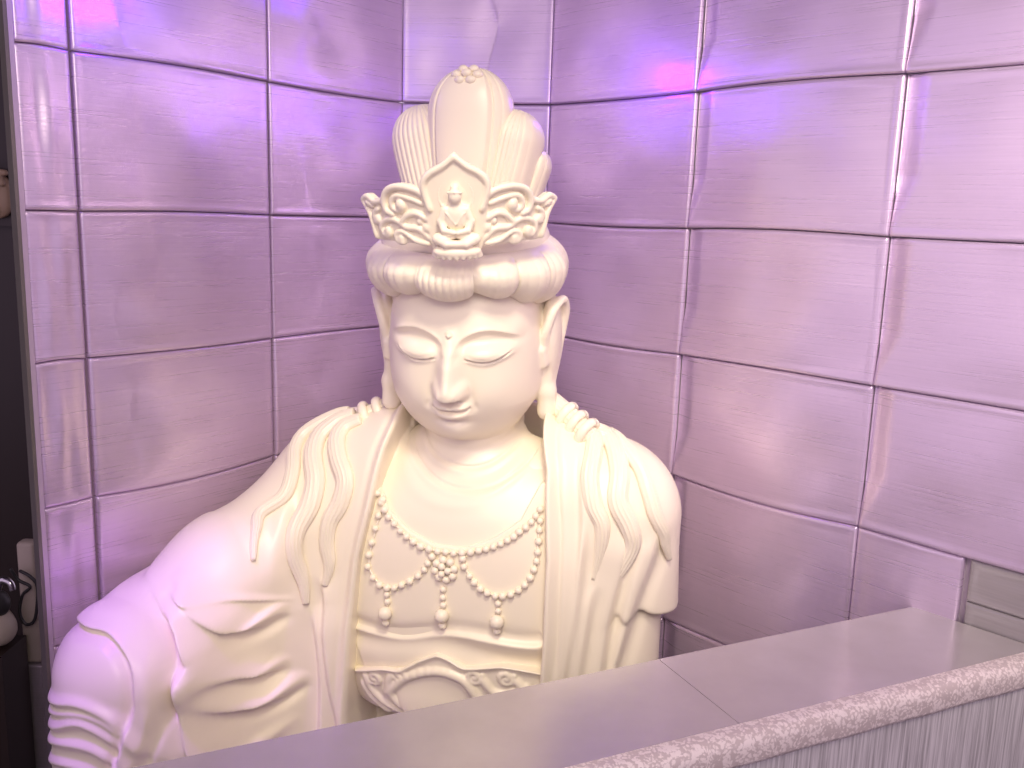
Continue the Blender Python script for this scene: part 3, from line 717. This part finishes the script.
def panel(wall, o, d, out, s0, s1, z0, z1, seed, crease=0., bul=.010, curl=(0, 0), sag=(0, 0)):
    """a bowed sheet whose rim is folded back to the wall; s runs along d from point o"""
    rg = random.Random(seed); n, m = 60, 44; g = .0013
    W_, H_ = s1-s0-2*g, z1-z0-2*g; V = []
    tilt = rg.uniform(-.003, .003); tz = rg.uniform(.0, .004); px = rg.uniform(.35, .65)
    us = [0, 0, .004/W_, .010/W_, .016/W_]+[(.022/W_)+(1-.044/W_)*i/(n-9) for i in range(n-8)]+[1-.016/W_, 1-.010/W_, 1-.004/W_, 1, 1]
    vs = [0, 0, .004/H_, .010/H_, .016/H_]+[(.022/H_)+(1-.044/H_)*i/(m-9) for i in range(m-8)]+[1-.016/H_, 1-.010/H_, 1-.004/H_, 1, 1]
    nu, nv = len(us), len(vs)
    for i, a in enumerate(us):
        for j, b in enumerate(vs):
            e = min(a*W_, (1-a)*W_, b*H_, (1-b)*H_)
            if i in (0, nu-1) or j in (0, nv-1): h = -.010
            else:
                h = .0016*sstep(0, .004, e)-.0012*sstep(.006, .014, e)
                sa, sb = math.sin(PI*a)**.7 if 0 < a < 1 else 0, math.sin(PI*b)**.7 if 0 < b < 1 else 0
                wob = .0026*math.sin(2.6*a*PI+seed)*math.sin(1.7*b*PI+seed*1.7)+.0011*math.sin(5.1*a*PI+seed*2+b*1.5)
                h += bul*(1-(2*a-1)**2)*(.7+.3*sb)+tilt*(a-.5)*2+tz*(1-b)+wob*sa*sb
                if crease:
                    cw = crease*min(1, b/.38)
                    aa = a*W_ if crease > 0 else (1-a)*W_
                    cw = abs(cw)
                    if aa < cw: h -= .32*(cw-aa)
                h += curl[0]*a*a*b*b+curl[1]*(1-a)**2*(1-b)**2
            p = o+d*(s0+g+a*W_)-out*h
            V.append((p.x, p.y, z0+g+b*H_+math.sin(PI*a)*(sag[0]*(1-b)+sag[1]*b)))
    F = [(i*nv+j, (i+1)*nv+j, (i+1)*nv+j+1, i*nv+j+1) for i in range(nu-1) for j in range(nv-1)]
    ob = mesh_obj('metal_panel', V, np.array(F), M_PANEL, wall)
    return ob
Z3 = Vector((0, 0, 0))
wall_right = wall_slab('wall_right', nR*DR+dR*-.6, CR, nR); wall_right.data.materials[0] = M_GAP2
RR = [.415, .640]+ROWS[2:]
sgR = [[random.Random(i*9+j).uniform(-.004, .006) for j in range(9)] for i in range(4)]; sgR[2][2] = -.010; sgR[2][3] = .002; sgR[3][3] = -.006
cr_ = [-.12, .372, .851, 1.338, 1.813]
for i in range(4):
    for j in range(len(ROWS)-1):
        if j <= 1 and i <= 1: continue
        panel(wall_right, nR*DR, dR, nR, cr_[i], cr_[i+1], RR[j], RR[j+1], 10*i+j, crease=(-.045 if i < 3 else 0), bul=.007, sag=(sgR[i][j], sgR[i][j+1]))
# where the ledge meets the wall the cladding is cut into smaller, greyer pieces
M_GREY = brushed_mat('dull_grey_panel', (.42, .40, .39), .45, metal=.5)
panel(wall_right, nR*DR, dR, nR, .632, .851, .717, 1.022, 3, bul=.006); panel(wall_right, nR*DR, dR, nR, .632, .851, .415, .717, 4, bul=.006)
for a, b in ((.415, .66), (.66, .80), (.80, .935), (.935, 1.022)):
    panel(wall_right, nR*DR, dR, nR, -.12, .622, a, b, 7, bul=.002).data.materials[0] = M_GREY
wall_back = wall_slab('wall_back', CR, CL, Vector((-(CL-CR).normalized().y, (CL-CR).normalized().x, 0))*-1, gap=.030)
dC = (CL-CR); LC = dC.length; dC.normalize(); nC = Vector((dC.y, -dC.x, 0))
if nC.y < 0: nC = -nC
for j in range(len(ROWS)-1): panel(wall_back, CR, dC, nC, 0, LC, ROWS[j], ROWS[j+1], 60+j, bul=-.010)
wall_left = wall_slab('wall_left', nL*DL+dL*.838, CL, nL, th=.014, gap=.010)
sgL = [[random.Random(90+i*9+j).uniform(-.004, .004) for j in range(9)] for i in range(3)]; sgL[1][2] = -.009
cl_ = [.846, .952, 1.425, 1.873]
for i in range(3):
    for j in range(len(ROWS)-1):
        panel(wall_left, nL*DL, dL, nL, cl_[i]+(.006 if i else 0), cl_[i+1], ROWS[j], ROWS[j+1], 80+10*i+j, bul=(.007 if i else .003), sag=(sgL[i][j], sgL[i][j+1]))
# metal end strip of the left wall
M_TRIM = plain_mat('olive_grey_end_trim', (.20, .19, .16), .35, .6); M_TRIM2 = plain_mat('pale_edge_strip', (.55, .47, .55), .4, .5)
def prism(name, pts, z0, z1, mat, parent=None, kind=None):
    n = len(pts); V = [(p[0], p[1], z) for z in (z0, z1) for p in pts]
    F = [tuple(range(n))[::-1], tuple(range(n, 2*n))]+[(i, (i+1) % n, n+(i+1) % n, n+i) for i in range(n)]
    o = mesh_obj(name, V, F, mat, parent, smooth=False)
    if kind: tag(o, kind=kind)
    bm = bmesh.new(); bm.from_mesh(o.data); bmesh.ops.recalc_face_normals(bm, faces=bm.faces); bm.to_mesh(o.data); bm.free()
    return o
o_ = nL*DL
def q4(s0, s1, a, b): return [tuple((o_+dL*s+nL*t)[:2]) for s, t in ((s0, a), (s1, a), (s1, b), (s0, b))]
trim = prism('trim_1', q4(.829, .836, -.008, .014), 0, 3.2, M_TRIM, kind='structure')
prism('edge_strip', q4(.8365, .846, -.008, .014), 0, 3.2, M_TRIM2, trim)
# floors
M_FLOOR = plain_mat('dark_floor', (.10, .085, .08), .5)
prism('floor', [(-4, -3), (4, -3), (4, 5), (-4, 5)], -.05, 0, M_FLOOR, kind='structure')
M_CEIL = plain_mat('dim_ceiling_paint', (.30, .25, .32), .7)
prism('ceiling', [(-3.2, .1), (2.2, .1), (2.2, 4.2), (-3.2, 4.2)], 3.2, 3.26, M_CEIL, kind='structure')
# dark room seen past the end of the left wall
M_DARK = plain_mat('unlit_room_dark', (.022, .014, .011), .35)  # near-black colour stands in for the darkness of the unlit room
prism('wall_far_left', [(-3.2, 1.9), (-.80, 3.6), (-.86, 3.68), (-3.26, 1.98)], 0, 3.2, M_DARK, kind='structure')

# ------------------------------------------------------------------ plinth under the statue
M_PLINTH = plain_mat('plinth_laminate', (.35, .32, .34), .5)
pl = prism('plinth', [(-.95, 1.58), (-.88, 1.38), (-.62, 1.18), (-.15, 1.33), (.48, 1.63), (.42, 2.12), (.0, 2.42), (-.28, 2.46), (-.93, 1.76)], .0, .36, M_PLINTH)
tag(pl, 'grey laminate plinth under the white statue behind the ledge', 'plinth')

# ------------------------------------------------------------------ ledge in front
LEDGE_Z = .891
e1 = Vector((math.cos(R(25)), math.sin(R(25)), 0)); e2 = Vector((math.sin(R(25)), -math.cos(R(25)), 0))      # along, and towards the viewer
A0 = Vector((.815, 1.745, 0))                                                                             # back corner at the right wall
def LP(a, b): p = A0-e1*a+e2*b; return (p.x, p.y)
WID = .222
# the end follows the right wall
def end_a(b):
    # distance a along -e1 where the line at offset b meets the wall plane
    p = A0+e2*b; return (p.dot(nR)-DR+.004)/(e1.dot(nR))
ledge = empty('ledge', (A0.x, A0.y, 0)); tag(ledge, 'long low ledge with metal top and lace-patterned front edge', 'ledge')
def lpart(name, V, F, mat, smooth=False):
    o = mesh_obj(name, V, F, mat, None, smooth); o.parent = ledge; o.location = (-A0.x, -A0.y, 0); return o
LEN = 2.15
def slab(name, b0, b1, z0, z1, mat, a_from=None, a_to=LEN, bev=.0):
    p = [LP(end_a(b0) if a_from is None else a_from, b0), LP(end_a(b1) if a_from is None else a_from, b1), LP(a_to, b1), LP(a_to, b0)]
    V = [(x, y, z) for z in (z0, z1) for x, y in p]
    F = [(0, 3, 2, 1), (4, 5, 6, 7), (0, 1, 5, 4), (1, 2, 6, 5), (2, 3, 7, 6), (3, 0, 4, 7)]
    return lpart(name, V, F, mat)
slab('top', 0, WID, LEDGE_Z-.004, LEDGE_Z, M_TOP, None, .60)
slab('top', 0, WID, LEDGE_Z-.004, LEDGE_Z-.0004, M_TOP, .6008, LEN)
slab('core', .004, WID+.01, 0, LEDGE_Z-.005, M_PLINTH)
# rolled front edge
m, t, b = new_mat('lace_print_vinyl')
tc = N(t, 'ShaderNodeTexCoord'); mp = N(t, 'ShaderNodeMapping'); mp.inputs['Scale'].default_value = (1, 1, 1); t.links.new(tc.outputs['Object'], mp.inputs[0])
nz = N(t, 'ShaderNodeTexNoise'); nz.inputs['Scale'].default_value = 55; nz.inputs['Detail'].default_value = 3; t.links.new(mp.outputs[0], nz.inputs['Vector'])
mxv = N(t, 'ShaderNodeMixRGB'); mxv.inputs[0].default_value = .022; t.links.new(mp.outputs[0], mxv.inputs[1]); t.links.new(nz.outputs[1], mxv.inputs[2])
vo = N(t, 'ShaderNodeTexVoronoi'); vo.feature = 'F1'; vo.inputs['Scale'].default_value = 170; t.links.new(mxv.outputs[0], vo.inputs['Vector'])
n3 = N(t, 'ShaderNodeTexNoise'); n3.inputs['Scale'].default_value = 38; n3.inputs['Detail'].default_value = 5; n3.inputs['Roughness'].default_value = .8; t.links.new(mp.outputs[0], n3.inputs['Vector'])
ad = N(t, 'ShaderNodeMath'); ad.operation = 'MULTIPLY_ADD'; ad.inputs[1].default_value = -.55; t.links.new(vo.outputs[0], ad.inputs[0]); t.links.new(n3.outputs[0], ad.inputs[2])
rmp = N(t, 'ShaderNodeValToRGB'); rmp.color_ramp.elements[0].position = .16; rmp.color_ramp.elements[0].color = (.62, .55, .50, 1); rmp.color_ramp.elements[1].position = .30; rmp.color_ramp.elements[1].color = (.90, .83, .76, 1)
t.links.new(ad.outputs[0], rmp.inputs[0]); t.links.new(rmp.outputs[0], b.inputs['Base Color']); b.inputs['Roughness'].default_value = .38
bp = N(t, 'ShaderNodeBump'); bp.inputs['Strength'].default_value = .3; bp.inputs['Distance'].default_value = .001; t.links.new(ad.outputs[0], bp.inputs['Height']); t.links.new(bp.outputs[0], b.inputs['Normal'])
M_LACE = m
prof = [(WID, LEDGE_Z+.0005), (WID+.012, LEDGE_Z+.0012)]+[(WID+.016+.020*math.sin(a), LEDGE_Z-.019+.020*math.cos(a)) for a in np.linspace(0, PI/2, 9)]+[(WID+.036, LEDGE_Z-.040), (WID+.033, LEDGE_Z-.047), (WID+.012, LEDGE_Z-.047)]
V = []; nn_ = 60
for b_, z_ in prof:
    for i in range(nn_+1):
        a_ = end_a(b_)+(LEN-end_a(b_))*i/nn_; x_, y_ = LP(a_, b_); V.append((x_, y_, z_+.0008*math.sin(i*1.3)*(b_ > WID+.01)))
F = [(i*(nn_+1)+j, (i+1)*(nn_+1)+j, (i+1)*(nn_+1)+j+1, i*(nn_+1)+j+1) for i in range(len(prof)-1) for j in range(nn_)]
lpart('edge_trim', V, F, M_LACE, True)
m, t, b = new_mat('vertical_grain_laminate')
tc = N(t, 'ShaderNodeTexCoord'); mp = N(t, 'ShaderNodeMapping'); mp.inputs['Scale'].default_value = (230, 230, 5); t.links.new(tc.outputs['Object'], mp.inputs[0])
nz = N(t, 'ShaderNodeTexNoise'); nz.inputs['Scale'].default_value = 1; nz.inputs['Detail'].default_value = 4; nz.inputs['Roughness'].default_value = .65; t.links.new(mp.outputs[0], nz.inputs['Vector'])
rmp = N(t, 'ShaderNodeValToRGB'); rmp.color_ramp.elements[0].position = .34; rmp.color_ramp.elements[0].color = (.34, .33, .32, 1); rmp.color_ramp.elements[1].position = .60; rmp.color_ramp.elements[1].color = (.72, .71, .69, 1)
t.links.new(nz.outputs[0], rmp.inputs[0]); t.links.new(rmp.outputs[0], b.inputs['Base Color']); b.inputs['Roughness'].default_value = .45
M_GRAIN = m
slab('front_panel', WID+.011, WID+.018, 0, LEDGE_Z-.046, M_GRAIN)

# ------------------------------------------------------------------ what shows past the end of the left wall
def smooth_box(bm, c, r, rot=0):
    m_ = Matrix.Translation(c) @ Matrix.Rotation(rot, 4, 'Z') @ Matrix.Diagonal((*r, 1)); bmesh.ops.create_cube(bm, size=2, matrix=m_)
def from_bm(name, bm, mat, parent=None, bev=.0, smooth=True):
    if bev: bmesh.ops.bevel(bm, geom=bm.edges[:], offset=bev, segments=3, affect='EDGES', profile=.5)
    me = bpy.data.meshes.new(name); bm.to_mesh(me); bm.free(); me.materials.append(mat)
    me.polygons.foreach_set('use_smooth', np.full(len(me.polygons), smooth))
    o = bpy.data.objects.new(name, me); COL.objects.link(o); o.parent = parent; return o
def tube_obj(name, pts, r, mat, parent=None, seg=10):
    P = smooth_path(pts, 6); T = np.gradient(P, axis=0); nr = []
    for t_ in T:
        a = np.cross(t_, (0.2, .9, .3)); nr.append(a/(np.linalg.norm(a)+1e-9))
    rr = [r]*len(P) if np.isscalar(r) else np.interp(np.linspace(0, 1, len(P)), np.linspace(0, 1, len(r)), r)
    return sweep(name, P, nr, rr, rr, parent, 1, 0, seg, mat=mat)
M_CREAM = plain_mat('pale_painted_post', (.46, .40, .33), .5)
M_WRAP = brushed_mat('clear_wrap_over_grey', (.34, .30, .32), .16, metal=.3, bump=.4, aniso=0)
M_CARVE = plain_mat('carved_tan_wood', (.42, .30, .20), .5)
M_BLK = plain_mat('black_rubber', (.03, .03, .03), .4); M_CHR = plain_mat('chrome', (.6, .6, .62), .15, 1.)
post = empty('post', (-1.262, 2.30, 0)); tag(post, 'narrow pale post with clear-wrapped foot past the left wall end', 'post')
bm = bmesh.new(); smooth_box(bm, (0, 0, .59), (.024, .02, .170)); from_bm('shaft', bm, M_CREAM, post, .010)
bm = bmesh.new(); smooth_box(bm, (.0, 0, .205), (.028, .024, .212)); from_bm('wrapped_foot', bm, M_WRAP, post, .006)
loop_ = tube_obj('cable_loop', [(-1.268, 2.262, .690), (-1.240, 2.255, .680), (-1.222, 2.255, .655), (-1.225, 2.255, .60), (-1.236, 2.255, .555), (-1.258, 2.255, .545), (-1.272, 2.255, .575), (-1.262, 2.255, .625), (-1.240, 2.255, .650), (-1.270, 2.255, .668), (-1.285, 2.25, .70)], .0042, M_BLK)
tag(loop_, 'black looped cable hanging on the pale post', 'cable')
kn = empty('faucet', (-1.30, 2.2, 0)); tag(kn, 'dark chrome tap with pale base at the left edge', 'tap')
bm = bmesh.new(); bmesh.ops.create_uvsphere(bm, u_segments=24, v_segments=14, radius=.034, matrix=Matrix.Translation((0, 0, .625)) @ Matrix.Diagonal((1, 1, 1.1, 1))); from_bm('knob', bm, M_BLK, kn)
tube_obj('spout', [(.0, 0, .65), (.02, -.005, .690), (.045, -.01, .688), (.052, -.012, .668)], [.012, .010, .009, .008], M_CHR, kn)
v = Vol((-.09, -.07, .48), (.09, .07, .64), .005)
v.put(lambda X, Y, Z: ell(X, Y, Z, (-.03, 0, .57), (.060, .05, .048), 2.4), k=.001); v.put(lambda X, Y, Z: ell(X, Y, Z, (.01, .0, .55), (.030, .04, .034), 2.2), k=.02)
P, Q, n_ = v.mesh(); mesh_obj('basin', P, Q, M_CREAM, kn, normals=n_)
sup = prism('stand', [(-1.42, 2.14), (-1.262, 2.14), (-1.262, 2.26), (-1.42, 2.26)], 0, .512, M_DARK)
tag(sup, 'dark brown stand below the tap at the left edge', 'stand')
cor = empty('carved_bracket', (-1.37, 2.5, 1.65)); tag(cor, 'tan carved wooden scroll bracket in the dark at the far left', 'bracket')
v = Vol((-.12, -.04, -.09), (.05, .04, .09), .003)
v.put(lambda X, Y, Z: ell(X, Y, Z, (-.045, .01, .0), (.058, .02, .062), 3), k=.001)
v.tube([(p[0]-.028, -.012, p[1]+.032) for p in spiral(0, 0, .030, 1.4, 0, 1)], .008, .003)
v.tube([(p[0]-.040, -.012, p[1]-.035) for p in spiral(0, 0, .024, 1.3, 1.5, -1)], .007, .003)
v.tube([(.010, -.01, .060), (-.05, -.01, .068), (-.1, -.01, .066)], .008, .004)
P, Q, n_ = v.mesh(); mesh_obj('scroll', P, Q, M_CARVE, cor, normals=n_)
bp_ = prism('backing', [(-.11, .02), (.02, .02), (.02, .05), (-.11, .05)], -.08, .08, M_DARK, cor)
cp = prism('dark_cupboard', [(-1.80, 2.555), (-1.33, 2.555), (-1.33, 2.75), (-1.80, 2.72)], 0, 2.6, M_DARK)
cp.name = 'cupboard'; tag(cp, 'tall dark cupboard behind the carved bracket', 'cupboard')
